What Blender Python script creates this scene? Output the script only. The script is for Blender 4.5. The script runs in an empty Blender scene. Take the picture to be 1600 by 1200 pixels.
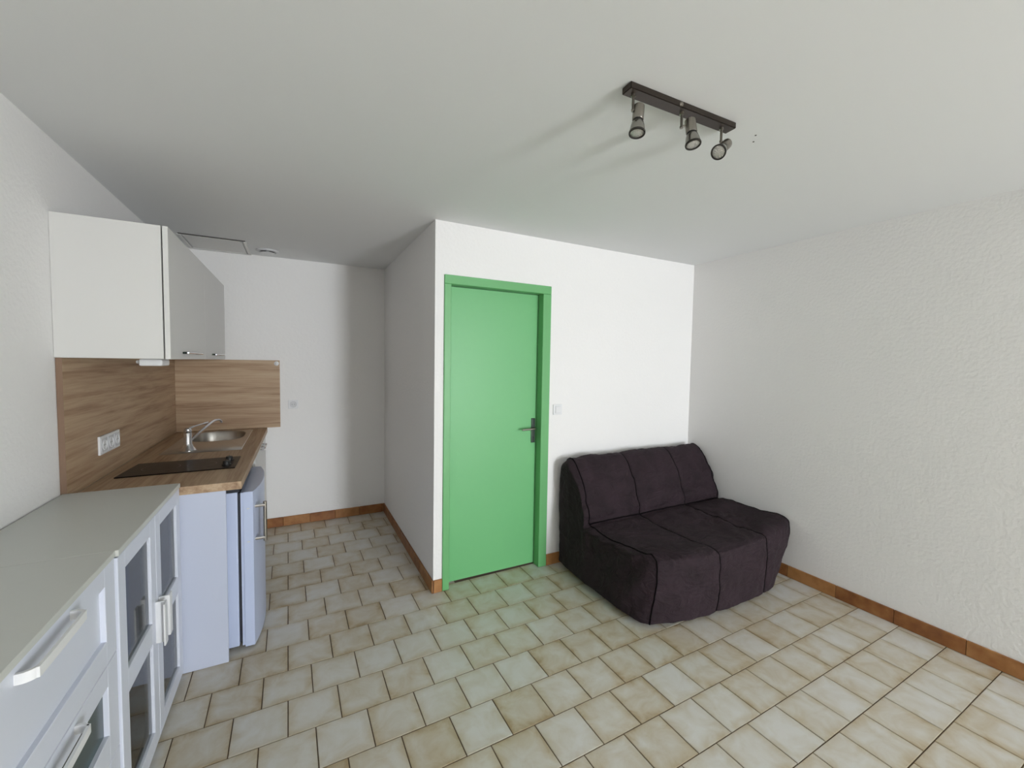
import bpy, bmesh, math, random
from mathutils import Vector, Matrix, noise
random.seed(7)
S = bpy.context.scene
COL = S.collection
PI = math.pi

# ------------------------------------------------------------------ camera
CAM_H, YAW, PITCH, ROLL, FPX = 1.5444, 0.4810, -0.0511, 0.0163, 652.3
f_ = Vector((math.sin(YAW)*math.cos(PITCH), math.cos(YAW)*math.cos(PITCH), math.sin(PITCH)))
r0 = Vector((math.cos(YAW), -math.sin(YAW), 0)); u0 = r0.cross(f_)
r_ = math.cos(ROLL)*r0 + math.sin(ROLL)*u0
u_ = -math.sin(ROLL)*r0 + math.cos(ROLL)*u0
cd = bpy.data.cameras.new('camera'); cam = bpy.data.objects.new('camera', cd); COL.objects.link(cam)
cd.sensor_width = 36; cd.sensor_fit = 'HORIZONTAL'; cd.lens = FPX/1600*36; cd.clip_start = 0.02
M = Matrix((r_, u_, -f_)).transposed().to_4x4(); M.translation = Vector((0, 0, CAM_H))
cam.matrix_world = M
S.camera = cam

# ------------------------------------------------------------------ room numbers (metres)
XL, XP, XR = -0.894, 0.808, 3.220        # left wall, partition face, right wall
YF, YD, YB = -4.80, 2.640, 4.336         # window wall behind the camera, door wall, recess wall
H = 2.45
TF = 0.28                                # thickness of the outside wall
WX0, WX1, WZ1 = 2.20, 3.15, 2.25         # french window opening in the wall behind the camera

# ------------------------------------------------------------------ light
w = bpy.data.worlds.new('world'); S.world = w; w.use_nodes = True
w.node_tree.nodes['Background'].inputs[0].default_value = (0.8, 0.88, 1.0, 1)
w.node_tree.nodes['Background'].inputs[1].default_value = 1.5
ld = bpy.data.lights.new('window_daylight', 'AREA'); ld.shape = 'RECTANGLE'
ld.size = WX1-WX0-0.1; ld.size_y = WZ1-0.1; ld.energy = 345; ld.color = (0.89, 0.94, 1.0)
lo = bpy.data.objects.new('window_daylight', ld); COL.objects.link(lo)
lo.location = ((WX0+WX1)/2, YF-TF, WZ1/2+0.02); lo.rotation_euler = (PI/2, 0, 0)
S.view_settings.view_transform = 'Standard'; S.view_settings.look = 'None'
S.view_settings.exposure = -0.36; S.view_settings.gamma = 1; S.view_settings.use_curve_mapping = False

# ------------------------------------------------------------------ materials
MATS = {}
def srgb(r, g, b):
    f = lambda c: (c/12.92 if c <= 0.04045 else ((c+0.055)/1.055)**2.4)
    return (f(r/255), f(g/255), f(b/255), 1)
def mat(name, col, rough=0.5, metal=0.0, spec=0.5):
    m = bpy.data.materials.new(name); m.use_nodes = True
    b = m.node_tree.nodes['Principled BSDF']
    b.inputs['Base Color'].default_value = col if len(col) == 4 else (*col, 1)
    b.inputs['Roughness'].default_value = rough; b.inputs['Metallic'].default_value = metal
    b.inputs['Specular IOR Level'].default_value = spec
    MATS[name] = m
    return m
def N(m, t, **kw):
    n = m.node_tree.nodes.new(t)
    for k, v in kw.items():
        if k in n.inputs.keys(): n.inputs[k].default_value = v
        else: setattr(n, k, v)
    return n
def L(m, a, b): m.node_tree.links.new(a, b)
def bsdf(m): return m.node_tree.nodes['Principled BSDF']
def ramp(m, stops):
    r = N(m, 'ShaderNodeValToRGB'); e = r.color_ramp.elements
    while len(e) < len(stops): e.new(0.5)
    for q, (p, c) in zip(e, stops): q.position = p; q.color = c
    return r
def bump_noise(m, scale, strength, dist, detail=3, vec=None):
    t = N(m, 'ShaderNodeTexNoise', Scale=scale, Detail=detail)
    if vec: L(m, vec, t.inputs['Vector'])
    b = N(m, 'ShaderNodeBump', Strength=strength, Distance=dist)
    L(m, t.outputs['Fac'], b.inputs['Height']); L(m, b.outputs['Normal'], bsdf(m).inputs['Normal'])
    return t
def gcoord(m): return N(m, 'ShaderNodeNewGeometry').outputs['Position']

m = mat('plaster', (0.89, 0.875, 0.855), 0.85, spec=0.25); bump_noise(m, 55, 0.55, 0.004, 4, gcoord(m))
m = mat('ceiling_paint', (0.84, 0.845, 0.84), 0.9, spec=0.2); bump_noise(m, 30, 0.1, 0.002, 3, gcoord(m))
mat('white_laminate', (0.70, 0.69, 0.66), 0.38)
mat('cabinet_skylit_white', (0.72, 0.75, 0.84), 0.35)  # white with the blue skylight cast mixed into the colour
mat('cabinet_top_shaded', (0.60, 0.61, 0.57), 0.4)  # white top, greyed in the colour by its grazing shade
mat('end_panel_skylit_white', (0.56, 0.60, 0.72), 0.4)  # white panel; blue skylight falling on it is baked into the colour
mat('fridge_skylit_white', (0.54, 0.61, 0.80), 0.3)  # white enamel tinted with the cool daylight low in the room
mat('rubber_and_gap_shade', (0.02, 0.022, 0.03), 0.6)
mat('plastic_white', (0.82, 0.82, 0.82), 0.35)
mat('plastic_shade', (0.68, 0.68, 0.69), 0.45)
mat('green_paint', (0.145, 0.43, 0.16), 0.42)
mat('green_leaf_paint', (0.16, 0.48, 0.19), 0.42)
mat('dark_metal', (0.05, 0.065, 0.055), 0.35, 0.8)
mat('chrome', (0.70, 0.70, 0.73), 0.10, 1.0)
mat('stainless', (0.55, 0.53, 0.50), 0.28, 1.0)
mat('brushed_steel', (0.33, 0.305, 0.27), 0.28, 1.0)
mat('bar_steel', (0.085, 0.07, 0.06), 0.3, 1.0)
mat('hob_glass', (0.010, 0.006, 0.005), 0.28, spec=0.12)
mat('black_plastic', (0.012, 0.012, 0.012), 0.4)
mat('plug_and_gap_shade', (0.12, 0.11, 0.10), 0.9)  # plug colour; also stands for shade in the hatch gap and duct
mat('smoked_panel', (0.045, 0.075, 0.08), 0.25)
mat('bulb_reflector', (0.34, 0.33, 0.30), 0.2, 0.9)
mat('bulb_rim', (0.05, 0.045, 0.04), 0.3, 0.6)
mat('grout', srgb(96, 78, 58), 0.9)
mat('mortar', srgb(105, 70, 45), 0.9)
mat('piping', (0.003, 0.002, 0.003), 0.9, spec=0.1)

# clear pane: see-through with a real surface reflection
m = mat('cabinet_inside', (0.84, 0.85, 0.85), 0.5)
m = mat('pane_glass', (0.8, 0.9, 0.9), 0.02)
nt = m.node_tree; nt.nodes.remove(bsdf(m))
tr = N(m, 'ShaderNodeBsdfTransparent', Color=(0.90, 0.95, 0.96, 1)); gl = N(m, 'ShaderNodeBsdfGlossy', Roughness=0.03)
fr = N(m, 'ShaderNodeFresnel', IOR=1.5); mx = N(m, 'ShaderNodeMixShader')
L(m, fr.outputs[0], mx.inputs[0]); L(m, tr.outputs[0], mx.inputs[1]); L(m, gl.outputs[0], mx.inputs[2])
L(m, mx.outputs[0], nt.nodes['Material Output'].inputs['Surface'])

def wood(name, axis):
    m = mat(name, (0.3, 0.2, 0.12), 0.5)
    mp = N(m, 'ShaderNodeMapping'); L(m, gcoord(m), mp.inputs['Vector'])
    sc = [16.0, 16.0, 16.0]; sc[axis] = 0.9; mp.inputs['Scale'].default_value = sc
    n1 = N(m, 'ShaderNodeTexNoise', Scale=1.6, Detail=6, Roughness=0.6, Distortion=0.5); L(m, mp.outputs[0], n1.inputs['Vector'])
    mp2 = N(m, 'ShaderNodeMapping'); L(m, gcoord(m), mp2.inputs['Vector'])
    s2 = [90.0, 90.0, 90.0]; s2[axis] = 2.5; mp2.inputs['Scale'].default_value = s2
    n2 = N(m, 'ShaderNodeTexNoise', Scale=1.2, Detail=4); L(m, mp2.outputs[0], n2.inputs['Vector'])
    ad = N(m, 'ShaderNodeMath', operation='MULTIPLY_ADD'); L(m, n2.outputs[0], ad.inputs[0]); ad.inputs[1].default_value = 0.35
    L(m, n1.outputs[0], ad.inputs[2])
    r = ramp(m, [(0.40, srgb(122, 92, 66)), (0.56, srgb(162, 132, 103)), (0.72, srgb(181, 154, 124)), (0.88, srgb(194, 169, 139))])
    L(m, ad.outputs[0], r.inputs[0]); L(m, r.outputs[0], bsdf(m).inputs['Base Color'])
wood('oak_along_y', 1); wood('oak_along_x', 0)

# glazed stoneware floor tile: cloudy beige, browner towards worn edges
m = mat('floor_tile', (0.5, 0.45, 0.36), 0.33, spec=0.4)
tc = N(m, 'ShaderNodeTexCoord'); oi = N(m, 'ShaderNodeObjectInfo')
off = N(m, 'ShaderNodeVectorMath', operation='SCALE'); off.inputs[0].default_value = (37, 53, 71); L(m, oi.outputs['Random'], off.inputs['Scale'])
av = N(m, 'ShaderNodeVectorMath', operation='ADD'); L(m, tc.outputs['Object'], av.inputs[0]); L(m, off.outputs[0], av.inputs[1])
n1 = N(m, 'ShaderNodeTexNoise', Scale=9, Detail=5, Roughness=0.6, Distortion=0.6); L(m, av.outputs[0], n1.inputs['Vector'])
sx = N(m, 'ShaderNodeSeparateXYZ'); L(m, tc.outputs['Object'], sx.inputs[0])
ax = N(m, 'ShaderNodeMath', operation='ABSOLUTE'); L(m, sx.outputs[0], ax.inputs[0])
ay = N(m, 'ShaderNodeMath', operation='ABSOLUTE'); L(m, sx.outputs[1], ay.inputs[0])
mxn = N(m, 'ShaderNodeMath', operation='MAXIMUM'); L(m, ax.outputs[0], mxn.inputs[0]); L(m, ay.outputs[0], mxn.inputs[1])
ed = N(m, 'ShaderNodeMapRange'); L(m, mxn.outputs[0], ed.inputs[0])
ed.inputs[1].default_value = 0.062; ed.inputs[2].default_value = 0.105; ed.inputs[3].default_value = 0; ed.inputs[4].default_value = 0.28
rn = N(m, 'ShaderNodeMapRange'); L(m, oi.outputs['Random'], rn.inputs[0]); rn.inputs[3].default_value = -0.13; rn.inputs[4].default_value = 0.16
s1 = N(m, 'ShaderNodeMath', operation='ADD'); L(m, ed.outputs[0], s1.inputs[0]); L(m, rn.outputs[0], s1.inputs[1])
s2 = N(m, 'ShaderNodeMath', operation='ADD'); L(m, s1.outputs[0], s2.inputs[0]); L(m, n1.outputs[0], s2.inputs[1])
r = ramp(m, [(0.30, srgb(214, 212, 206)), (0.52, srgb(206, 201, 189)), (0.78, srgb(193, 181, 157)), (1.0, srgb(170, 149, 115))])
L(m, s2.outputs[0], r.inputs[0]); L(m, r.outputs[0], bsdf(m).inputs['Base Color'])
bp = N(m, 'ShaderNodeBump', Strength=0.15, Distance=0.002); L(m, n1.outputs[0], bp.inputs['Height']); L(m, bp.outputs[0], bsdf(m).inputs['Normal'])

# terracotta skirting tile
m = mat('plinth_tile', (0.3, 0.15, 0.07), 0.45)
oi = N(m, 'ShaderNodeObjectInfo'); tx = N(m, 'ShaderNodeTexNoise', Scale=14, Detail=5); L(m, gcoord(m), tx.inputs['Vector'])
md = N(m, 'ShaderNodeMath', operation='MULTIPLY_ADD'); L(m, oi.outputs['Random'], md.inputs[0]); md.inputs[1].default_value = 0.5; L(m, tx.outputs[0], md.inputs[2])
r = ramp(m, [(0.35, srgb(112, 64, 32)), (0.65, srgb(146, 94, 50)), (1.0, srgb(174, 124, 74))])
L(m, md.outputs[0], r.inputs[0]); L(m, r.outputs[0], bsdf(m).inputs['Base Color'])

# sofa cover: charcoal cotton
m = mat('sofa_cotton', srgb(60, 53, 58), 0.82, spec=0.28)
tx = N(m, 'ShaderNodeTexNoise', Scale=7, Detail=4); L(m, gcoord(m), tx.inputs['Vector'])
r = ramp(m, [(0.3, srgb(36, 25, 30)), (0.7, srgb(47, 34, 40))]); L(m, tx.outputs[0], r.inputs[0]); L(m, r.outputs[0], bsdf(m).inputs['Base Color'])
t2 = N(m, 'ShaderNodeTexNoise', Scale=380, Detail=2); L(m, gcoord(m), t2.inputs['Vector'])
mp3 = N(m, 'ShaderNodeMapping'); L(m, gcoord(m), mp3.inputs['Vector']); mp3.inputs['Scale'].default_value = (1.0, 1.6, 2.2); mp3.inputs['Rotation'].default_value = (0.3, 0.5, 0.4)
t3 = N(m, 'ShaderNodeTexNoise', Scale=6.5, Detail=3, Distortion=1.6); L(m, mp3.outputs[0], t3.inputs['Vector'])
b3 = N(m, 'ShaderNodeBump', Strength=0.55, Distance=0.03); L(m, t3.outputs[0], b3.inputs['Height'])
bp = N(m, 'ShaderNodeBump', Strength=0.12, Distance=0.001); L(m, t2.outputs[0], bp.inputs['Height']); L(m, b3.outputs[0], bp.inputs['Normal']); L(m, bp.outputs[0], bsdf(m).inputs['Normal'])

# ------------------------------------------------------------------ mesh helpers
def BM(): return bmesh.new()
def box(bm, x0, x1, y0, y1, z0, z1, bev=0.0, seg=2):
    t = bmesh.new()
    v = [t.verts.new((x, y, z)) for x in (x0, x1) for y in (y0, y1) for z in (z0, z1)]
    for q in ((0,1,3,2), (4,6,7,5), (0,4,5,1), (2,3,7,6), (0,2,6,4), (1,5,7,3)): t.faces.new([v[i] for i in q])
    if bev: bmesh.ops.bevel(t, geom=t.edges[:], offset=bev, segments=seg, profile=0.6, affect='EDGES', clamp_overlap=True)
    merge(bm, t); return bm
def merge(bm, t):
    me = bpy.data.meshes.new('tmp'); t.to_mesh(me); t.free(); bm.from_mesh(me); bpy.data.meshes.remove(me)
def prism(bm, pts, z0, z1, bev=0.0):
    t = bmesh.new()
    a = [t.verts.new((p[0], p[1], z0)) for p in pts]; b = [t.verts.new((p[0], p[1], z1)) for p in pts]
    n = len(pts); t.faces.new(a[::-1]); t.faces.new(b)
    for i in range(n): t.faces.new((a[i], a[(i+1) % n], b[(i+1) % n], b[i]))
    bmesh.ops.recalc_face_normals(t, faces=t.faces[:])
    if bev: bmesh.ops.bevel(t, geom=t.edges[:], offset=bev, segments=2, affect='EDGES')
    merge(bm, t); return bm
def lathe(bm, prof, loc, axis=(0, 0, 1), n=28, cap=True):
    """prof: [(r, h)] along axis from loc"""
    q = Vector(axis).normalized().to_track_quat('Z', 'Y').to_matrix(); loc = Vector(loc)
    rings = []
    for r, h in prof:
        if r < 1e-6: rings.append([bm.verts.new(loc + q @ Vector((0, 0, h)))])
        else: rings.append([bm.verts.new(loc + q @ Vector((r*math.cos(2*PI*i/n), r*math.sin(2*PI*i/n), h))) for i in range(n)])
    for a, b in zip(rings, rings[1:]):
        for i in range(n):
            j = (i+1) % n
            if len(a) == 1 and len(b) == 1: continue
            if len(a) == 1: bm.faces.new((a[0], b[j], b[i]))
            elif len(b) == 1: bm.faces.new((a[i], a[j], b[0]))
            else: bm.faces.new((a[i], a[j], b[j], b[i]))
    if cap:
        if len(rings[0]) > 1: bm.faces.new(rings[0][::-1])
        if len(rings[-1]) > 1: bm.faces.new(rings[-1])
    return bm
def tube(bm, pts, rad, n=10):
    pts = [Vector(p) for p in pts]; rings = []
    rad = rad if isinstance(rad, (list, tuple)) else [rad]*len(pts)
    nrm = None
    for i, p in enumerate(pts):
        t = (pts[min(i+1, len(pts)-1)] - pts[max(i-1, 0)]).normalized()
        if nrm is None: nrm = t.orthogonal().normalized()
        nrm = (nrm - t*nrm.dot(t)).normalized(); bi = t.cross(nrm)
        rings.append([bm.verts.new(p + rad[i]*(math.cos(2*PI*k/n)*nrm + math.sin(2*PI*k/n)*bi)) for k in range(n)])
    for a, b in zip(rings, rings[1:]):
        for k in range(n): bm.faces.new((a[k], a[(k+1) % n], b[(k+1) % n], b[k]))
    bm.faces.new(rings[0][::-1]); bm.faces.new(rings[-1])
    return bm
def spline(pts, per=8):
    P = [Vector(p) for p in pts]; out = []
    for i in range(len(P)-1):
        a, b, c, d = P[max(i-1, 0)], P[i], P[i+1], P[min(i+2, len(P)-1)]
        for k in range(per):
            t = k/per
            out.append(0.5*((2*b) + (c-a)*t + (2*a-5*b+4*c-d)*t*t + (3*b-a-3*c+d)*t**3))
    out.append(P[-1]); return out

WLOC = {}
def wl(o): return WLOC[o.name] if o else Vector((0, 0, 0))
def obj(name, bm, m, parent=None, smooth=False, base=None):
    """link bm (world coordinates) as one mesh object; its origin goes to base or to its parent's"""
    bmesh.ops.recalc_face_normals(bm, faces=bm.faces[:])
    org = wl(parent) if parent else (Vector(base) if base else None)
    if org is None:
        xs = [v.co for v in bm.verts]
        org = Vector(((min(c.x for c in xs)+max(c.x for c in xs))/2, (min(c.y for c in xs)+max(c.y for c in xs))/2, min(c.z for c in xs)))
    bmesh.ops.translate(bm, verts=bm.verts[:], vec=-org)
    me = bpy.data.meshes.new(name); bm.to_mesh(me); bm.free()
    me.materials.append(MATS[m])
    if smooth:
        me.polygons.foreach_set('use_smooth', [True]*len(me.polygons))
        try: me.set_sharp_from_angle(angle=math.radians(38))
        except Exception: pass
    o = bpy.data.objects.new(name, me); COL.objects.link(o)
    if parent: o.parent = parent
    else: o.location = org
    WLOC[o.name] = org
    return o
def empty(name, loc):
    o = bpy.data.objects.new(name, None); o.empty_display_size = 0.1; COL.objects.link(o); o.location = loc
    WLOC[o.name] = Vector(loc); return o
def tag(o, label, cat, group=None):
    o['label'] = label; o['category'] = cat
    if group: o['group'] = group
    return o
def struct(o, label=None):
    o['kind'] = 'structure'
    if label: o['label'] = label
    return o
B = lambda *a, **k: box(BM(), *a, **k)

# ------------------------------------------------------------------ setting
T = 0.10
struct(obj('ceiling', B(XL-T, XR+T, YF-TF, YB+T, H, H+T), 'ceiling_paint'), 'flat white painted ceiling over the whole room')
ceil = bpy.data.objects['ceiling']
struct(obj('wall_left', B(XL-T, XL, YF, YB+T, -0.02, H), 'plaster'), 'white plaster wall behind the kitchenette and sideboard')
struct(obj('wall_right', B(XR, XR+T, YF, YD+T, -0.02, H), 'plaster'), 'white textured plaster wall beside the sofa')
struct(obj('wall_recess', B(XL, XP+T, YB, YB+T, -0.02, H), 'plaster'), 'white wall at the far end of the kitchen recess')
struct(obj('wall_partition', B(XP, XP+T, YD+T, YB, -0.02, H), 'plaster'), 'shaded side of the partition facing the kitchen recess')
DX0, DX1, DZ1 = 0.869, 1.690, 2.110     # outer door frame
bm = BM(); box(bm, XP, DX0, YD, YD+T, -0.02, H); box(bm, DX1, XR, YD, YD+T, -0.02, H); box(bm, DX0, DX1, YD, YD+T, DZ1, H)
struct(obj('wall_back', bm, 'plaster'), 'white plaster wall around the green door')
bm = BM(); box(bm, XL-T, WX0, YF-TF, YF, -0.06, H); box(bm, WX1, XR+T, YF-TF, YF, -0.06, H); box(bm, WX0, WX1, YF-TF, YF, WZ1, H)
struct(obj('wall_front', bm, 'plaster'), 'white plaster wall with the french window')
bm = BM(); fw = 0.05
box(bm, WX0, WX0+fw, YF-TF+0.01, YF-TF+0.06, 0, WZ1); box(bm, WX1-fw, WX1, YF-TF+0.01, YF-TF+0.06, 0, WZ1); box(bm, WX0+fw, WX1-fw, YF-TF+0.01, YF-TF+0.06, WZ1-fw, WZ1)
struct(obj('window_1', bm, 'plastic_white'), 'white frame of the open french window')

# floor: grout bed, then every tile
fl = struct(obj('floor', B(XL-T, XR+T, YF-TF, YB+T, -0.06, -0.0035), 'grout', base=(1.2, 1.0, -0.06)), 'beige square tiles laid in running bond with dark joints')
PT, TS, ANG = 0.2065, 0.2022, 0.0115
ca, sa = math.cos(ANG), math.sin(ANG)
def proj(p):
    d = Vector(p)-Vector((0, 0, CAM_H)); z = d.dot(f_)
    if z < 0.05: return None
    return 800+FPX*d.dot(r_)/z, 600-FPX*d.dot(u_)/z
def clip(poly, axis, val, keep_less):
    out = []
    for i in range(len(poly)):
        a, b = poly[i], poly[(i+1) % len(poly)]
        ia = (a[axis] <= val) == keep_less; ib = (b[axis] <= val) == keep_less
        if ia: out.append(a)
        if ia != ib:
            t = (val-a[axis])/(b[axis]-a[axis]); out.append((a[0]+t*(b[0]-a[0]), a[1]+t*(b[1]-a[1])))
    return out
def tile_bm(bm, poly, c=0.0014, z1=0.0, z0=-0.008):
    cx = sum(p[0] for p in poly)/len(poly); cy = sum(p[1] for p in poly)/len(poly)
    n = len(poly)
    def ring(pts, z): return [bm.verts.new((p[0], p[1], z)) for p in pts]
    ins = []
    for p in poly:
        dx, dy = cx-p[0], cy-p[1]; l = math.hypot(dx, dy) or 1
        ins.append((p[0]+dx/l*c*1.4, p[1]+dy/l*c*1.4))
    a = ring(ins, z1); b = ring(poly, z1-c); d = ring(poly, z0)
    bm.faces.new(a)
    for u, v in ((b, a), (d, b)):
        for i in range(n): bm.faces.new((u[i], u[(i+1) % n], v[(i+1) % n], v[i]))
h = TS/2
sq = [(-h, -h), (h, -h), (h, h), (-h, h)]
bm = BM(); tile_bm(bm, sq); full = bpy.data.meshes.new('floor_tile'); bm.to_mesh(full); bm.free(); full.materials.append(MATS['floor_tile'])
hidden = BM()
# grid anchor: row joints at y = 1.655 + k*PT, tile joints at x = 0.069 (odd rows) or 0.1745 (even rows)
def is_hidden(x, y):
    if 1.86 < x < 3.15 and 1.80 < y: return True                     # under the sofa
    if x < -0.60 and y < 2.46: return True                           # under the sideboard
    if x < -0.33 and y > 2.40: return True                           # under the kitchenette
    return False
ntile = 0
for k in range(-33, 15):
    for i in range(-9, 20):
        lx = 0.069 + (i+0.5)*PT + (PT/2 if k % 2 else 0.0); ly = 1.655 + (k+0.5)*PT
        cx, cy = lx*ca - (ly-1.655)*sa, 1.655 + (ly-1.655)*ca + lx*sa
        if cx > XP+h and cy > YD+h*0.9: continue
        if cx < XL-h or cx > XR+h or cy < YF-h or cy > YB+h: continue
        poly = [(cx+px*ca-py*sa, cy+px*sa+py*ca) for px, py in sq]
        inside = all(XL+.003 <= p[0] <= XR-.003 and YF+.003 <= p[1] <= YB-.003 for p in poly)
        if not inside:
            for axx, val, less in ((0, XL+.003, False), (0, XR-.003, True), (1, YF+.003, False), (1, YB-.003, True)):
                poly = clip(poly, axx, val, less) if len(poly) > 2 else []
            if len(poly) < 3: continue
            if max(p[0] for p in poly)-min(p[0] for p in poly) < .012 or max(p[1] for p in poly)-min(p[1] for p in poly) < .012: continue
        vis = False
        for p in poly:
            q = proj((p[0], p[1], 0))
            if q and -5 < q[0] < 1605 and q[1] < 1205: vis = True
        if not vis or is_hidden(cx, cy):
            tile_bm(hidden, poly); continue
        if inside: me = full
        else:
            bm = BM()
            loc = [((p[0]-cx)*ca+(p[1]-cy)*sa, -(p[0]-cx)*sa+(p[1]-cy)*ca) for p in poly]
            tile_bm(bm, loc); me = bpy.data.meshes.new('floor_tile_cut'); bm.to_mesh(me); bm.free(); me.materials.append(MATS['floor_tile'])
        o = bpy.data.objects.new('tile', me); COL.objects.link(o); o.parent = fl
        o.location = Vector((cx, cy, random.uniform(-0.0006, 0.0))) - wl(fl)
        o.rotation_euler = (random.uniform(-.0015, .0015), random.uniform(-.0015, .0015), ANG + (random.uniform(-.004, .004) if inside else 0))
        ntile += 1
o = obj('tile_field', hidden, 'floor_tile', fl); o['kind'] = 'stuff'
print('visible tiles', ntile)

# skirting tiles
def baseboard(name, label, a, b, nrm, joints, end_pad=0.0):
    """a, b: ends along the wall face; nrm: outward normal; joints: piece length"""
    a, b, nrm = Vector(a), Vector(b), Vector(nrm); d = (b-a); ln = d.length; d.normalize()
    def pc(s0, s1, t0, t1, z0, z1, bev=0):
        p, q = a+d*s0+nrm*t0, a+d*s1+nrm*t1
        return B(min(p.x, q.x), max(p.x, q.x), min(p.y, q.y), max(p.y, q.y), z0, z1, bev=bev, seg=1)
    root = struct(obj(name, pc(0, ln, 0.0, 0.006, 0.0005, 0.081), 'mortar'), label)
    s = 0.0; first = True
    while s < ln-0.01:
        e = min(s+joints, ln); 
        obj('skirting_tile', pc(s+0.0012, e-0.0012, 0.0005, 0.0125, 0.001, 0.0855, 0.002), 'plinth_tile', root)
        s = e
baseboard('baseboard_recess', 'terracotta skirting tiles along the recess end wall', (-0.325, YB, 0), (XP-0.0127, YB, 0), (0, -1, 0), 0.222)
baseboard('baseboard_partition', 'terracotta skirting tiles along the partition', (XP, YD-0.0125, 0), (XP, YB-0.0005, 0), (-1, 0, 0), 0.31)
baseboard('baseboard_back', 'short terracotta skirting piece left of the green door', (XP+0.0005, YD, 0), (DX0-0.001, YD, 0), (0, -1, 0), 0.31)
baseboard('baseboard_sofa', 'terracotta skirting tiles behind the sofa', (DX1+0.001, YD, 0), (XR-0.013, YD, 0), (0, -1, 0), 0.31)
baseboard('baseboard_right', 'terracotta skirting tiles along the right wall', (XR, YD, 0), (XR, YF, 0), (-1, 0, 0), 0.3083)

# green door
d1 = struct(empty('door_1', ((DX0+DX1)/2, YD, 0)), 'flush light green door in a green wooden frame')
IX0, IX1, IZ1 = 0.915, 1.621, 2.051
bm = BM(); box(bm, DX0, IX0, YD-0.012, YD+0.10, 0.001, IZ1, 0.003, 1); obj('jamb', bm, 'green_paint', d1)
bm = BM(); box(bm, IX1, DX1, YD-0.012, YD+0.10, 0.001, IZ1, 0.003, 1); obj('jamb', bm, 'green_paint', d1)
bm = BM(); box(bm, DX0, DX1, YD-0.012, YD+0.10, IZ1+0.0005, DZ1, 0.003, 1); obj('head_frame', bm, 'green_paint', d1)
leaf = obj('door_leaf', B(IX0+0.003, IX1-0.003, YD+0.060, YD+0.098, 0.014, IZ1-0.003, bev=0.002), 'green_leaf_paint', d1)
hx = 1.592; hy = YD+0.060
obj('handle_plate', B(hx-0.016, hx+0.016, hy-0.009, hy+0.001, 0.945, 1.130, bev=0.004), 'dark_metal', leaf)
bm = BM(); tube(bm, spline([(hx, hy, 1.055), (hx, hy-0.035, 1.055), (hx-0.010, hy-0.047, 1.055), (hx-0.04, hy-0.049, 1.055), (hx-0.115, hy-0.045, 1.052)], 5), 0.0075, 10)
obj('lever', bm, 'brushed_steel', leaf, True)
bm = BM(); lathe(bm, [(0.008, 0), (0.008, 0.004)], (hx, hy-0.009, 0.985), (0, -1, 0), 14); obj('keyhole', bm, 'black_plastic', leaf)
for z in (0.25, 1.02, 1.80):
    bm = BM(); lathe(bm, [(0.007, 0), (0.007, 0.11)], (IX0+0.0075, YD+0.0525, z), (0, 0, 1), 12); obj('hinge', bm, 'green_paint', d1, True)

# wall switch by the door and socket in the recess
def plate(name, label, cat, c, nrm, size=0.080, kind='switch'):
    c, nrm = Vector(c), Vector(nrm); root = tag(empty(name, c), label, cat)
    h2 = size/2; X = abs(nrm.x) > .5; s = nrm.x if X else nrm.y
    def bb(hw, hh, t0, t1, bev, du=0, dz=0):
        ta, tb = sorted((s*t0, s*t1))
        if X: return B(c.x+ta, c.x+tb, c.y+du-hw, c.y+du+hw, c.z+dz-hh, c.z+dz+hh, bev=bev)
        return B(c.x+du-hw, c.x+du+hw, c.y+ta, c.y+tb, c.z+dz-hh, c.z+dz+hh, bev=bev)
    obj('cover_plate', bb(h2, h2, 0, 0.010, 0.003), 'plastic_white', root)
    if kind == 'switch':
        obj('bezel', bb(0.024, 0.027, 0.010, 0.0115, 0.0005), 'plastic_shade', root)
        obj('rocker', bb(0.021, 0.024, 0.0115, 0.016, 0.002), 'plastic_white', root)
    else:
        bm = BM(); lathe(bm, [(0.029, 0.0), (0.029, 0.0035), (0.024, 0.0035), (0.0225, 0.0006), (0, 0.0006)], c+nrm*0.010, nrm, 28, cap=False); r = obj('socket_ring', bm, 'plastic_shade', root, True)
        for dx in (-0.0095, 0.0095):
            bm = BM(); lathe(bm, [(0.0027, 0), (0.0027, 0.0008)], c+nrm*0.0107+Vector((0 if X else dx, dx if X else 0, 0)), nrm, 10); obj('pin_hole', bm, 'black_plastic', r)
    return root
plate('light_switch', 'white light switch on the wall between green door and sofa', 'switch', (1.768, YD, 1.195), (0, -1, 0), 0.078)
plate('wall_socket', 'single white socket on the recess wall beside the wooden splashback', 'socket', (-0.012, YB, 1.128), (0, -1, 0), 0.082, 'socket')

# ------------------------------------------------------------------ ceiling things
for k, (x, y) in enumerate(((1.612, 1.059), (1.650, 1.092))):
    bm = BM(); lathe(bm, [(0.0035, -0.0015), (0.0035, 0.001)], (x, y, H), (0, 0, 1), 10); obj('screw_plug', bm, 'plug_and_gap_shade', ceil)
ht = tag(empty('access_hatch', (-0.54, 4.10, H)), 'square white access hatch in the ceiling above the wall cabinet', 'hatch')
hx0, hx1, hy0, hy1 = -0.755, -0.322, 3.868, 4.330
obj('gap_shade_strip', B(hx0+0.01, hx1-0.006, hy0-0.004, hy0+0.016, H-0.004, H-0.0005), 'plug_and_gap_shade', ht)  # dark strip painted as gap shade; the ceiling has no recess
for q in ((hx0, hx1, hy1-0.022, hy1), (hx0, hx0+0.022, hy0+0.017, hy1-0.022), (hx1-0.022, hx1, hy0+0.017, hy1-0.022)):
    obj('frame_strip', B(*q, H-0.010, H-0.0005, bev=0.002, seg=1), 'white_laminate', ht)
obj('hatch_panel', B(hx0+0.03, hx1-0.03, hy0+0.036, hy1-0.03, H-0.006, H-0.0005, bev=0.002, seg=1), 'white_laminate', ht)
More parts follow.
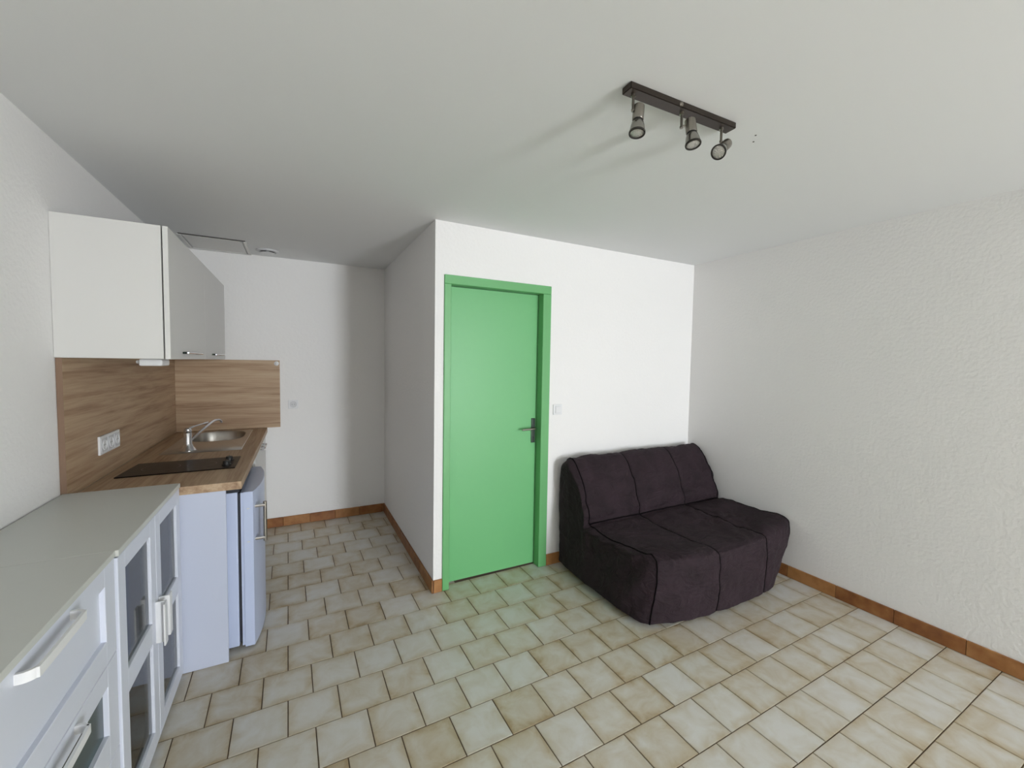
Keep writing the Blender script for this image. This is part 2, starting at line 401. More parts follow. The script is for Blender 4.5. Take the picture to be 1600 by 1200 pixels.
vt = tag(empty('ceiling_vent', (-0.19, 4.11, H)), 'round white air vent in the ceiling beside the hatch', 'vent')
bm = BM(); lathe(bm, [(0.085, 0), (0.083, 0.008), (0.066, 0.014), (0.060, 0.010), (0.056, 0.0)], (-0.19, 4.11, H-0.0005), (0, 0, -1), 40, cap=False); obj('outer_ring', bm, 'plastic_shade', vt, True)
bm = BM(); lathe(bm, [(0.060, 0.0), (0.060, 0.003), (0.0, 0.003)], (-0.19, 4.11, H-0.0005), (0, 0, -1), 40, cap=False); obj('duct_shade_disc', bm, 'plug_and_gap_shade', vt)  # dark disc painted for the shade inside the duct
bm = BM(); lathe(bm, [(0.0, 0.0245), (0.046, 0.0235), (0.051, 0.020), (0.046, 0.016), (0.012, 0.014), (0.012, 0.0)], (-0.19, 4.11, H-0.0005), (0, 0, -1), 40, cap=False); obj('valve_disc', bm, 'plastic_white', vt, True)

# three-spot lamp
lp = tag(empty('ceiling_spotlight', (1.214, 1.072, H)), 'brushed steel ceiling bar with three adjustable spot heads', 'ceiling lamp')
A0, A1 = Vector((0.962, 1.076, 0)), Vector((1.466, 1.062, 0))
dd = (A1-A0).normalized(); nn = Vector((-dd.y, dd.x, 0))
bm = BM()
pts = []
for s, e in ((-1, A0), (1, A1)):
    for t in (-1, 1) if s < 0 else (1, -1): pts.append(e + nn*t*0.022*(-1 if s < 0 else -1))
pts = [A0-nn*.022, A1-nn*.022, A1+nn*.022, A0+nn*.022]
prism(bm, pts, H-0.022, H-0.0005, 0.002); obj('mounting_bar', bm, 'bar_steel', lp)
mid = (A0+A1)/2 - dd*0.03
bm = BM(); lathe(bm, [(0.0, 0.0042), (0.006, 0.004), (0.008, 0.0)], (mid.x, mid.y-0.0215, H-0.012), (0, -1, 0), 14, cap=False); obj('screw', bm, 'brushed_steel', lp, True)
def spot(stem, top, axis):
    stem, top, axis = Vector(stem), Vector(top), Vector(axis).normalized()
    head_mid = top + axis*0.012
    bm = BM()
    lathe(bm, [(0.008, 0), (0.008, 0.006), (0.0045, 0.008), (0.0045, 0.045), (0.006, 0.047), (0.006, 0.053)], stem, (0, 0, -1), 14)
    tube(bm, [stem+Vector((0, 0, -0.049)), head_mid], 0.0035, 8)
    obj('arm', bm, 'brushed_steel', lp, True)
    bm = BM(); lathe(bm, [(0.0, -0.001), (0.0155, 0.0), (0.0185, 0.003), (0.0185, 0.050), (0.0175, 0.052), (0.0135, 0.052)], top, axis, 26, cap=False)
    hd = obj('spot_head', bm, 'brushed_steel', lp, True)
    bm = BM(); lathe(bm, [(0.0158, 0.049), (0.0158, 0.060), (0.0, 0.060)], top, axis, 24, cap=False); obj('collar', bm, 'black_plastic', hd, True)
    bm = BM(); lathe(bm, [(0.015, 0.056), (0.0195, 0.062), (0.0225, 0.074), (0.0245, 0.088), (0.0250, 0.094)], top, axis, 28, cap=False)
    obj('bulb_reflector', bm, 'bulb_reflector', hd, True)
    bm = BM(); lathe(bm, [(0.0245, 0.0935), (0.0266, 0.0940), (0.0270, 0.0965), (0.0262, 0.0998), (0.0225, 0.1000), (0.0215, 0.0960)], top, axis, 28, cap=False); obj('bulb_rim', bm, 'bulb_rim', hd, True)
    bm = BM(); lathe(bm, [(0.0218, 0.0965), (0.0195, 0.0975), (0.010, 0.0985), (0.0, 0.0988)], top, axis, 28, cap=False)
    obj('bulb_lens', bm, 'lens', hd, True)
m = mat('lens', (0.62, 0.61, 0.56), 0.15, 0.5)
vo = N(m, 'ShaderNodeTexVoronoi', Scale=220); bp = N(m, 'ShaderNodeBump', Strength=0.8, Distance=0.002)
L(m, gcoord(m), vo.inputs['Vector']); L(m, vo.outputs['Distance'], bp.inputs['Height']); L(m, bp.outputs[0], bsdf(m).inputs['Normal'])
spot((0.994, 1.078, H-0.022), (1.019, 1.078, 2.400), (-0.14, -0.10, -1))
spot((1.212, 1.070, H-0.022), (1.244, 1.062, 2.408), (-0.05, -0.22, -0.95))
spot((1.416, 1.064, H-0.022), (1.448, 1.062, 2.378), (-0.77, -0.22, -0.60))

# ------------------------------------------------------------------ kitchenette
KY0 = 2.468
obj('side_splashback', B(XL+0.0015, -0.872, 2.450, YB, 0.9255, 1.534, bev=0.001, seg=1), 'oak_along_y')
mat('edge_band', srgb(132, 106, 86), 0.6)
obj('edge_band', B(XL+0.0015, -0.872, 2.4485, 2.4499, 0.9255, 1.534), 'edge_band', bpy.data.objects['side_splashback'])
tag(bpy.data.objects['side_splashback'], 'oak effect splashback panel on the left wall with a triple socket', 'splashback')
tag(obj('end_splashback', B(-0.8715, -0.117, YB-0.016, YB, 0.9255, 1.530, bev=0.001, seg=1), 'oak_along_x'), 'oak effect splashback panel on the recess wall behind the sink', 'splashback')
# worktop with sink and hob cut-outs is one slab; they lie on it
def strip_top(bm, x0, x1, y0, y1):
    box(bm, x0, x1, y0, y1, 0.886, 0.925)
bm = BM()
fx = lambda y: -0.242 + (y-KY0)*0.0124
BX0, BX1, BY0, BY1 = -0.715, -0.355, 3.735, 4.215      # bowl
prism(bm, [(-0.8715, KY0), (fx(KY0), KY0), (fx(BY0), BY0), (-0.8715, BY0)], 0.886, 0.925)
prism(bm, [(-0.8715, BY1), (fx(BY1), BY1), (fx(4.318), 4.318), (-0.8715, 4.318)], 0.886, 0.925)
prism(bm, [(-0.8715, BY0), (BX0, BY0), (BX0, BY1), (-0.8715, BY1)], 0.886, 0.925)
prism(bm, [(BX1, BY0), (fx(BY0), BY0), (fx(BY1), BY1), (BX1, BY1)], 0.886, 0.925)
tag(obj('kitchen_worktop', bm, 'oak_along_y'), 'oak effect kitchen worktop carrying hob and sink', 'worktop')
tag(obj('kitchen_end_panel', B(-0.86, -0.309, 2.470, 2.488, 0.0005, 0.8855, bev=0.001, seg=1), 'end_panel_skylit_white'), 'white upright panel closing the near end of the kitchenette', 'panel')  # end panel of the kitchen units

# hob
hb = tag(empty('hob', (-0.555, 2.93, 0.925)), 'black glass two ring hob set across the worktop', 'hob')
bm = BM(); prism(bm, [(-0.815, 2.772), (-0.302, 2.780), (-0.304, 3.088), (-0.798, 3.082)], 0.9252, 0.931, 0.0015); obj('glass_plate', bm, 'hob_glass', hb)
mat('hob_ring', (0.05, 0.04, 0.04), 0.3)
for cx_, rr in ((-0.66, 0.085), (-0.475, 0.07)):
    bm = BM(); lathe(bm, [(rr, 0), (rr, 0.0004), (rr-0.004, 0.0004), (rr-0.004, 0)], (cx_, 2.93, 0.931), (0, 0, 1), 48, cap=False); obj('cooking_zone', bm, 'hob_ring', hb)
for y_ in (2.865, 2.985):
    bm = BM(); lathe(bm, [(0.024, 0), (0.024, 0.004), (0.019, 0.006), (0.017, 0.022), (0.015, 0.024), (0, 0.024)], (-0.352, y_, 0.931), (0, 0, 1), 24, cap=False); kn = obj('knob', bm, 'black_plastic', hb, True)
    obj('pointer_ridge', B(-0.354, -0.350, y_-0.016, y_+0.016, 0.953, 0.959, bev=0.001, seg=1), 'black_plastic', kn)

# sink
sk = tag(empty('sink', (-0.54, 3.78, 0.925)), 'stainless steel inset sink with oval bowl and drainer ledge', 'sink')
bm = BM()
SX0, SX1, SY0, SY1 = -0.765, -0.322, 3.335, 4.228
nseg = 64; bc = Vector(((BX0+BX1)/2, (BY0+BY1)/2, 0)); ra, rb = (BX1-BX0)/2-0.004, (BY1-BY0)/2-0.004
def sup(t, a, b, e=0.62):
    c, s = math.cos(t), math.sin(t); return math.copysign(abs(c)**e, c)*a, math.copysign(abs(s)**e, s)*b
def rect_pt(t):   # outer plate boundary along the same direction
    dx, dy = math.cos(t), math.sin(t); best = 9
    for lim, dv, o in ((SX1, dx, bc.x), (SX0, dx, bc.x), (SY1, dy, bc.y), (SY0, dy, bc.y)):
        if abs(dv) > 1e-6:
            k = (lim-o)/dv
            if k > 0: best = min(best, k)
    return bc.x+dx*best, bc.y+dy*best
angs = sorted(set([2*PI*i/nseg for i in range(nseg)] + [math.atan2(y-bc.y, x-bc.x) % (2*PI) for x in (SX0, SX1) for y in (SY0, SY1)]))
rings = []
def addring(fn): rings.append([bm.verts.new(fn(t)) for t in angs])
addring(lambda t: (*rect_pt(t), 0.9252))
addring(lambda t: (bc.x+(rect_pt(t)[0]-bc.x)*0.985, bc.y+(rect_pt(t)[1]-bc.y)*0.985, 0.930))
for sc_, z_ in ((1.06, 0.9285), (1.0, 0.9275), (0.985, 0.921), (0.96, 0.86), (0.90, 0.800), (0.78, 0.785), (0.12, 0.780)):
    addring(lambda t, sc_=sc_, z_=z_: (bc.x+sup(t, ra, rb)[0]*sc_, bc.y+sup(t, ra, rb)[1]*sc_, z_))
for a, b in zip(rings, rings[1:]):
    for i in range(len(angs)): j = (i+1) % len(angs); bm.faces.new((a[i], a[j], b[j], b[i]))
bm.faces.new(rings[-1]); obj('basin_plate', bm, 'stainless', sk, True)
bm = BM(); lathe(bm, [(0.045, 0), (0.045, 0.002), (0.03, 0.003), (0.0, 0.001)], (bc.x, bc.y, 0.7803), (0, 0, 1), 28, cap=False); obj('drain', bm, 'chrome', sk, True)
# faucet
fc = tag(empty('faucet', (-0.627, 3.405, 0.929)), 'chrome single lever mixer tap beside the sink bowl', 'faucet')
bm = BM(); lathe(bm, [(0.047, 0), (0.047, 0.004), (0.040, 0.012), (0.028, 0.030), (0.0205, 0.050), (0.0215, 0.115), (0.019, 0.120), (0, 0.120)], (-0.627, 3.405, 0.9295), (0, 0, 1), 32, cap=False); obj('body', bm, 'chrome', fc, True)
bm = BM(); lathe(bm, [(0.0215, 0.1205), (0.0225, 0.124), (0.0215, 0.142), (0.014, 0.150), (0, 0.152)], (-0.627, 3.405, 0.9295), (0, 0, 1), 28, cap=False); cp = obj('cartridge_cap', bm, 'chrome', fc, True)
bm = BM(); tube(bm, spline([(-0.625, 3.41, 1.074), (-0.60, 3.46, 1.082), (-0.565, 3.55, 1.086), (-0.548, 3.60, 1.088)], 6), [0.007]*6+[0.0048]*7+[0.0065]*6, 10); obj('lever', bm, 'chrome', cp, True)
bm = BM(); tube(bm, spline([(-0.615, 3.42, 0.995), (-0.58, 3.53, 1.035), (-0.535, 3.68, 1.078), (-0.515, 3.73, 1.086), (-0.502, 3.765, 1.083), (-0.494, 3.785, 1.070), (-0.492, 3.79, 1.058)], 6), 0.0085, 12); obj('spout', bm, 'chrome', fc, True)

# fridge
FY0, FY1 = 2.548, 3.130
fg = tag(empty('fridge', (-0.52, (FY0+FY1)/2, 0)), 'small white undercounter fridge with a bowed door', 'fridge')
obj('body', B(-0.83, -0.269, FY0, FY1, 0.022, 0.848, bev=0.006), 'fridge_skylit_white', fg)
obj('gap_shade_slab', B(-0.83, -0.258, FY0, FY1, 0.8485, 0.872, bev=0.002, seg=1), 'rubber_and_gap_shade', fg)  # black slab standing for the shadowed gap under the worktop
obj('gasket', B(-0.269, -0.2565, FY0+0.014, FY1-0.014, 0.035, 0.838), 'rubber_and_gap_shade', fg)
obj('door_liner', B(-0.2560, -0.2435, FY0+0.004, FY1-0.004, 0.020, 0.842), 'fridge_skylit_white', fg)
bm = BM(); pts = [(-0.243, FY0), (-0.243, FY1)]
for i in range(17):
    t = 1-i/16; y = FY0+(FY1-FY0)*t; e = abs(2*t-1)
    pts.append((-0.200 + 0.034*(1-e**2.2), y))
prism(bm, pts, 0.012, 0.845, 0.0); dr = obj('door', bm, 'fridge_skylit_white', fg)
hz0, hz1, hyy = 0.578, 0.756, FY0+0.035
bm = BM(); tube(bm, [(-0.148, hyy, hz0-0.018), (-0.148, hyy, hz1+0.018)], 0.0095, 12)
hd = obj('handle', bm, 'brushed_steel', dr, True)
for z in (hz0, hz1):
    bm = BM(); lathe(bm, [(0.0105, 0), (0.0105, 0.048)], (-0.196, hyy, z), (1, 0, 0), 14); obj('standoff', bm, 'chrome', dr, True)
    obj('hinge_screw', B(-0.228, -0.216, FY0-0.0012, FY0+0.001, z-0.003, z+0.003), 'plastic_shade', dr)
for x in (-0.80, -0.31):
    for y in (FY0+0.05, FY1-0.05):
        bm = BM(); lathe(bm, [(0.016, 0), (0.016, 0.022)], (x, y, 0.0005), (0, 0, 1), 14); obj('foot', bm, 'rubber_and_gap_shade', fg)

# sink base unit
bu = tag(empty('sink_cabinet', (-0.55, 3.77, 0)), 'white base cabinet under the sink next to the fridge', 'cabinet')
for y0, y1 in ((3.215, 3.231), (4.302, 4.318)): obj('side_panel', B(-0.86, -0.254, y0, y1, 0.0005, 0.8855), 'white_laminate', bu)
obj('bottom_panel', B(-0.86, -0.254, 3.2315, 4.3015, 0.10, 0.116), 'white_laminate', bu)
obj('kickboard', B(-0.30, -0.285, 3.2315, 4.3015, 0.0005, 0.0995), 'white_laminate', bu)
for y0, y1, hy_ in ((3.216, 3.765, 3.70), (3.768, 4.317, 3.835)):
    dr = obj('door', B(-0.2535, -0.2355, y0, y1, 0.104, 0.884, bev=0.0015, seg=1), 'white_laminate', bu)
    bm = BM(); tube(bm, spline([(-0.236, hy_-0.05, 0.855), (-0.208, hy_-0.05, 0.855), (-0.205, hy_-0.045, 0.855), (-0.205, hy_+0.045, 0.855), (-0.208, hy_+0.05, 0.855), (-0.236, hy_+0.05, 0.855)], 4), 0.0055, 10); obj('handle', bm, 'chrome', dr, True)

# wall cabinet
UY0, UY1, UZ0, UZ1 = 2.440, 4.160, 1.535, 2.137
uc = tag(empty('wall_cabinet', (-0.70, 3.30, UZ0)), 'white wall cabinet above the oak splashback', 'cabinet')
obj('side_panel', B(XL+0.001, -0.531, UY0, UY0+0.016, UZ0, UZ1, bev=0.0008, seg=1), 'white_laminate', uc)
obj('side_panel', B(XL+0.001, -0.531, UY1-0.016, UY1, UZ0, UZ1, bev=0.0008, seg=1), 'white_laminate', uc)
obj('bottom_panel', B(XL+0.001, -0.531, UY0+0.0165, UY1-0.0165, UZ0+0.002, UZ0+0.018), 'white_laminate', uc)
obj('top_panel', B(XL+0.001, -0.531, UY0+0.0165, UY1-0.0165, UZ1-0.018, UZ1-0.002), 'white_laminate', uc)
um = (UY0+UY1)/2
for y0, y1 in ((UY0, um-0.001), (um+0.001, UY1)):
    dr = obj('door', B(-0.5255, -0.505, y0, y1, UZ0-0.001, UZ1, bev=0.001, seg=1), 'white_laminate', uc)
    yc = (y0+y1)/2-0.03
    bm = BM(); tube(bm, [(-0.478, yc-0.19, 1.567), (-0.478, yc+0.19, 1.567)], 0.005, 10); obj('handle', bm, 'chrome', dr, True)
    for s in (-0.16, 0.16):
        bm = BM(); lathe(bm, [(0.0055, 0), (0.0055, 0.028)], (-0.506, yc+s, 1.567), (1, 0, 0), 12); obj('handle_post', bm, 'dark_metal', dr, True)
ul = tag(empty('cabinet_light', (-0.61, 2.75, 1.5)), 'slim white lamp fixed under the wall cabinet', 'lamp')
bm = BM(); box(bm, -0.652, -0.563, 2.56, 2.70, 1.500, 1.534, 0.012, 4); obj('housing', bm, 'plastic_white', ul, True)
bm = BM(); lathe(bm, [(0.009, 0), (0.009, 0.014), (0.006, 0.018), (0, 0.018)], (-0.651, 2.60, 1.519), (-1, 0, 0), 14, cap=False); obj('switch_button', bm, 'plastic_white', ul, True)
hk = empty('wall_hook', (-0.142, YB-0.016, 1.502)); tag(hk, 'small round white hook at the top corner of the end splashback', 'hook')
bm = BM(); lathe(bm, [(0.020, 0), (0.020, 0.003), (0.016, 0.006), (0.0, 0.007)], (-0.142, YB-0.016, 1.502), (0, -1, 0), 24, cap=False); obj('base_disc', bm, 'plastic_white', hk, True)
bm = BM(); tube(bm, spline([(-0.142, YB-0.022, 1.505), (-0.142, YB-0.034, 1.500), (-0.142, YB-0.038, 1.492), (-0.142, YB-0.042, 1.500)], 5), 0.0035, 8); obj('hook_arm', bm, 'plastic_white', hk, True)
# triple socket
ts = tag(empty('triple_socket', (-0.872, 2.909, 1.094)), 'white triple socket strip on the left oak splashback', 'socket')
obj('cover_plate', B(-0.872, -0.862, 2.776, 3.042, 1.047, 1.141, bev=0.003), 'plastic_white', ts)
for i in range(3):
    yc = 2.823+i*0.086
    md = obj('module', B(-0.8622, -0.8592, yc-0.037, yc+0.037, 1.060, 1.128, bev=0.001, seg=1), 'plastic_shade', ts)
    bm = BM(); lathe(bm, [(0.027, 0.0), (0.027, 0.003), (0.023, 0.003), (0.0215, 0.0004), (0, 0.0004)], (-0.8592, yc, 1.094), (1, 0, 0), 26, cap=False); obj('socket_ring', bm, 'plastic_white', md, True)
    for s in (-0.0095, 0.0095):
        bm = BM(); lathe(bm, [(0.0028, 0), (0.0028, 0.0006)], (-0.8588, yc+s, 1.094), (1, 0, 0), 10); obj('pin_hole', bm, 'black_plastic', md)

# ------------------------------------------------------------------ glass door cabinet
GX = -0.488
GY0, GY1 = 1.666, 2.449
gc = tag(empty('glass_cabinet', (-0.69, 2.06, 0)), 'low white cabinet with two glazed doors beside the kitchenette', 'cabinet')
obj('top_panel', B(-0.888, -0.484, GY0, GY1, 0.930, 0.950, bev=0.0015, seg=1), 'cabinet_top_shaded', gc)
for y0, y1 in ((GY0, GY0+0.016), (GY1-0.016, GY1)): obj('side_panel', B(-0.888, GX-0.021, y0, y1, 0.0005, 0.9295), 'cabinet_skylit_white', gc)
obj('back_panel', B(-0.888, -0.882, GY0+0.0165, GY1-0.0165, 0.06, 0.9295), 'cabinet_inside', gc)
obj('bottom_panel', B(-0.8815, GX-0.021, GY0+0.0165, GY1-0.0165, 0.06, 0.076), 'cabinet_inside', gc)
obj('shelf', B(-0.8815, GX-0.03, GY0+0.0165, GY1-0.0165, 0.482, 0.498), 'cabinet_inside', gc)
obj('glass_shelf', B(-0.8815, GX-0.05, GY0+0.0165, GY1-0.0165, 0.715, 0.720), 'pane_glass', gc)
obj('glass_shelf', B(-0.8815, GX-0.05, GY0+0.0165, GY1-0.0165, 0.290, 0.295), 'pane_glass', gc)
obj('plinth', B(GX-0.06, GX-0.044, GY0+0.0165, GY1-0.0165, 0.0005, 0.0595), 'cabinet_skylit_white', gc)
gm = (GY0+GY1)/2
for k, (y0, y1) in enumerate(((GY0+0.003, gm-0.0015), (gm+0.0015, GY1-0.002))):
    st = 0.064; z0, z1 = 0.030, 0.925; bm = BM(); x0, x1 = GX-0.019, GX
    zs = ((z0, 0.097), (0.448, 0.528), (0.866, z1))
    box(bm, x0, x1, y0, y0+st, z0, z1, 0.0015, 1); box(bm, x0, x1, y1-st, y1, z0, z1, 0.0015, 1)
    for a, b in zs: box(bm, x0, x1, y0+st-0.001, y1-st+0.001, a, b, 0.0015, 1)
    dr = obj('door', bm, 'cabinet_skylit_white', gc)
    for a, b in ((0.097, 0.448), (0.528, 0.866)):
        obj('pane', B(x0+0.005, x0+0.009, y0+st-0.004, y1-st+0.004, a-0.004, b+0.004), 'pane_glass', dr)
    # white pull: flat blade standing off the meeting stile
    yh = (y1-0.020) if k == 0 else (y0+0.020); s = -1 if k == 0 else 1
    bm = BM()
    box(bm, GX+0.030, GX+0.036, min(yh, yh+s*0.034), max(yh, yh+s*0.034), 0.425, 0.590, 0.002)
    box(bm, GX-0.001, GX+0.036, yh-0.004, yh+0.004, 0.425, 0.590, 0.002)
    obj('handle', bm, 'plastic_white', dr, True)

# chest of drawers
CY0, CY1 = 0.884, 1.6645
CX = -0.494
ch = tag(empty('chest_of_drawers', (-0.69, 1.27, 0)), 'low white chest of drawers with a dark glass drawer panel at the left edge', 'chest')
obj('top_panel', B(-0.888, CX+0.003, CY0, CY1, 0.932, 0.950, bev=0.001, seg=1), 'cabinet_top_shaded', ch)
for y0, y1 in ((CY0, CY0+0.016), (CY1-0.016, CY1)): obj('side_panel', B(-0.888, CX-0.022, y0, y1, 0.0005, 0.9315), 'cabinet_skylit_white', ch)
obj('back_panel', B(-0.888, -0.882, CY0+0.0165, CY1-0.0165, 0.03, 0.9315), 'cabinet_skylit_white', ch)
for k, (z0, z1) in enumerate(((0.640, 0.9315), (0.338, 0.637), (0.036, 0.335))):
    y0, y1 = CY0+0.002, CY1-0.002; st = 0.074; x0, x1 = CX-0.020, CX
    a, b = (0.710, 0.873) if k == 0 else (z0+0.086, z1-0.064)
    bm = BM(); box(bm, x0, x1, y0, y0+st, z0, z1, 0.0015, 1); box(bm, x0, x1, y1-st, y1, z0, z1, 0.0015, 1)
    box(bm, x0, x1, y0+st-0.001, y1-st+0.001, z0, a, 0.0015, 1); box(bm, x0, x1, y0+st-0.001, y1-st+0.001, b, z1, 0.0015, 1)
    dw = obj('drawer', bm, 'cabinet_skylit_white', ch)
    obj('drawer_panel', B(x0+0.002, x0+0.007, y0+st-0.004, y1-st+0.004, a-0.004, b+0.004), 'cabinet_skylit_white' if k == 0 else 'smoked_panel', dw)
    # bent strip pull with curved ends over the top rail
    zc = z1-0.026; ya, yb = 1.145, 1.385; bm = BM()
    path = spline([(CX-0.002, ya+0.004, zc), (CX+0.014, ya+0.005, zc), (CX+0.026, ya+0.014, zc), (CX+0.030, ya+0.032, zc), (CX+0.030, yb-0.032, zc), (CX+0.026, yb-0.014, zc), (CX+0.014, yb-0.005, zc), (CX-0.002, yb-0.004, zc)], 5)
    prev = None
    for i, p in enumerate(path):
        t = (path[min(i+1, len(path)-1)]-path[max(i-1, 0)]).normalized(); nv = Vector((t.y, -t.x, 0))*0.0035
        rg = [bm.verts.new(p+nv*a_+Vector((0, 0, b_))) for a_, b_ in ((-1, -0.011), (1, -0.011), (1, 0.011), (-1, 0.011))]
        if prev:
            for q in range(4): bm.faces.new((prev[q], prev[(q+1) % 4], rg[(q+1) % 4], rg[q]))
        else: bm.faces.new(rg[::-1])
        prev = rg
    bm.faces.new(prev); obj('handle', bm, 'plastic_white', dw, True)

# ------------------------------------------------------------------ sofa (loose dark cover)
sf = tag(empty('sofa_bed', (2.48, 2.10, 0)), 'low armless two seat sofa bed in a loose charcoal cover', 'sofa')
prof = [(0.045, 0.035), (0.035, 0.15), (0.03, 0.35), (0.03, 0.60), (0.035, 0.75), (0.055, 0.815), (0.10, 0.842), (0.15, 0.832), (0.205, 0.785), (0.255, 0.715),
        (0.305, 0.61), (0.345, 0.51), (0.375, 0.440), (0.43, 0.415), (0.52, 0.402), (0.65, 0.396), (0.80, 0.402), (0.925, 0.414), (0.983, 0.408), (1.008, 0.378), (1.013, 0.27), (1.008, 0.14), (1.000, 0.03)]
CRE = 12                                    # crease control point
PER = 9
P2 = spline([(a, 0, b) for a, b in prof], PER)
NU = len(P2); UC = CRE*PER
XS0, XS1 = 1.825, 3.165                     # edge seams
RX = 0.045
def lerp(a, b, t): return a+(b-a)*t
SEAMS = [XS0, 2.300, 2.780, XS1]
def nvec(i):
    a, b = P2[max(i-1, 0)], P2[min(i+1, NU-1)]; t = (b-a).normalized(); return Vector((-t.z, 0, t.x))
def fbm(p, o=3):
    return noise.fractal(Vector(p), 0.9, 2.1, o)
def surf(i, s, wr=1.0, puff=True):
    """i: index on profile, s: world x of column between the two edge seams (may overshoot into the rounded edge)"""
    p = P2[i].copy(); nv = nvec(i)
    u = (s-XS0)/(XS1-XS0)
    # bowed front and slightly raised right half of the seat
    fr = max(0.0, min(1.0, (p.x-0.40)/0.55))
    p.x += fr*(-0.070*(1-min(1, max(0, u)/0.36))**2 + 0.022*math.sin(PI*max(0, min(1, u))) - 0.055*max(0, (u-0.72)/0.28)**2)
    seat = max(0, min(1, (i-UC)/(PER*2)))*max(0, min(1, (NU-1-i)/(PER*5)))
    p.z += seat*0.050*max(0, (u-0.45)/0.55)**1.3
    off = 0.0
    # puffed panels between seams
    if puff:
        for a, b in zip(SEAMS, SEAMS[1:]):
            if a <= s <= b:
                t = (s-a)/(b-a); off += (0.004+0.006*math.exp(-((i-UC)/(PER*3.0))**2))*(1-abs(2*t-1)**9) - 0.004
        dc = abs(i-UC)/PER
        off -= 0.020*math.exp(-(dc/0.45)**2)
    # cloth folds
    q = Vector((s, p.x*1.0, p.z*1.0))
    k = 0.0
    k += 0.009*fbm((s*3.2, p.x*5+p.z*5, 1.3))
    k += 0.0065*fbm((s*9+p.x*6, p.x*4-s*7, p.z*9+4.1))
    if UC-PER*6 < i < UC: k += 0.008*math.sin((p.z*40+fbm((s*4, p.z*6, 2.2))*4))*max(0, 1-abs(i-(UC-PER*1.6))/(PER*2.5))
    # gathers by the near front corner and across the right of the seat
    g1 = math.exp(-(((s-1.92)/0.12)**2+((i-(17.3*PER))/(PER*1.3))**2)); k += 0.010*g1*math.sin((s*1.0-p.x*0.4)*120+fbm((s*8, p.x*8, 3))*3)
    g2 = math.exp(-(((s-2.80)/0.26)**2+((i-15.2*PER)/(PER*2.2))**2)); k += 0.022*g2*fbm((s*9+p.x*9, (s-p.x)*3.0, 8.8), 4)
    p += nv*(off+k*wr)
    # rounded overhang outside the edge seams
    x = s + 0.045*fr*max(0.0, 1-u/0.36)**1.5*min(1.0, max(0.0, p.z-0.05)/0.36)
    frt = max(0.0, min(1.0, (p.x-0.72)/0.22))
    x -= 0.17*frt*max(0.0, (u-0.70)/0.30)**1.4*max(0.0, 1-p.z/0.36)**1.1
    return Vector((x, YD-p.x, max(0.012, p.z)))
NX = 46
for kk in range(3):
    a, b = SEAMS[kk], SEAMS[kk+1]
    for nm, i0, i1 in (('backrest_panel', 0, UC), ('seat_panel', UC, NU-1)):
        bm = BM(); grid = [[bm.verts.new(surf(i, lerp(a, b, j/NX))) for j in range(NX+1)] for i in range(i0, i1+1)]
        for r1, r2 in zip(grid, grid[1:]):
            for j in range(NX): bm.faces.new((r1[j], r1[j+1], r2[j+1], r2[j]))
        o = obj(nm, bm, 'sofa_cotton', sf)
        o.data.polygons.foreach_set('use_smooth', [True]*len(o.data.polygons))
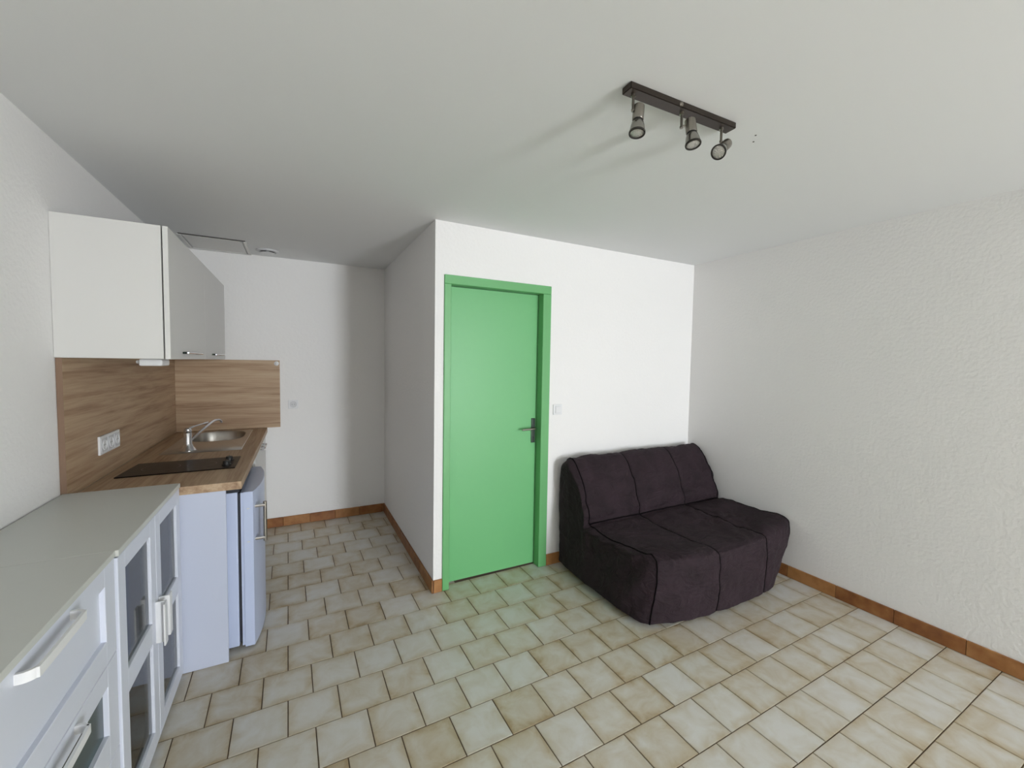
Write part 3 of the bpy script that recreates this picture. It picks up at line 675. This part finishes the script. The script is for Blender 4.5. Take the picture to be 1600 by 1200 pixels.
# side panels: rounded roll-over then a soft bulging cheek
for sd in (-1, 1):
    s0 = XS0 if sd < 0 else XS1
    rim = [surf(i, s0) for i in range(NU)]
    # close the outline along the floor
    ctr = Vector((0, YD-0.34, 0.23))
    a, b = rim[-1], rim[0]; rim += [a.lerp(b, t/24) for t in range(1, 24)]
    bul = 0.070 if sd < 0 else 0.034
    bm = BM(); rings = []
    NR = 26
    for r in range(NR):
        t = r/(NR-1); f = 1-t*0.985
        ring = []
        for i, p in enumerate(rim):
            c = Vector((p.x, ctr.y+(p.y-ctr.y)*f, ctr.z+(p.z-ctr.z)*f))
            prof_b = 1-(1-min(1, t/0.07))**2.2; fz = max(0, 1-c.z/0.55)**1.2*(1 if i >= NU else min(1, t/0.12))
            hgt = 1.0
            wv = 0.012*fbm((c.y*4+9, c.z*3.4, 3.3+sd))+0.009*fbm((c.y*13, c.z*5, 7+sd))*min(1, t*5)
            # drag folds falling from the seat seam
            fd = 0.010*math.sin(c.y*34+c.z*12+3*fbm((c.y*3, c.z*3, 5)))*math.exp(-((t-0.16)/0.14)**2)*max(0, min(1, (YD-c.y-0.35)*4))
            front = max(0, min(1, (YD-c.y-0.70)/0.30))
            x = lerp(p.x, s0+(0.02 if sd < 0 else 0.0), t) + sd*(bul*((0.35+0.5*max(0, min(1, (0.48-(YD-c.y))/0.3)))*prof_b+0.75*fz*min(1, max(0, (YD-c.y-0.10)/0.3)))*(1-0.45*front)*hgt + (wv+fd)*min(1, t*8))
            if sd > 0: x = min(x, XR-0.008)
            ring.append(bm.verts.new((x, min(c.y, YD-0.016), max(0.012, c.z))))
        rings.append(ring)
    n = len(rim)
    for r1, r2 in zip(rings, rings[1:]):
        for i in range(n): bm.faces.new((r1[i], r1[(i+1) % n], r2[(i+1) % n], r2[i]))
    bm.faces.new(rings[-1])
    o = obj('side_panel', bm, 'sofa_cotton', sf)
    o.data.polygons.foreach_set('use_smooth', [True]*len(o.data.polygons))
# welt piping along the seams and across the crease
for s in SEAMS:
    bm = BM(); tube(bm, [surf(i, s)+nv_*0.001 for i in range(PER*4, NU) for nv_ in [Vector((0, -nvec(i).x, nvec(i).z))]], 0.0042, 6); obj('piping', bm, 'piping', sf, True)
bm = BM(); tube(bm, [surf(UC, lerp(XS0, XS1, j/80))+Vector((0, -0.001, 0.001)) for j in range(81)], 0.0045, 6); obj('crease_seam', bm, 'piping', sf, True)
for x in (1.86, 3.08):
    for y in (1.80, 2.52):
        bm = BM(); lathe(bm, [(0.020, 0), (0.022, 0.004), (0.022, 0.05), (0.0, 0.05)], (x, y, 0.0005), (0, 0, 1), 16, cap=False); obj('foot', bm, 'brushed_steel', sf, True)
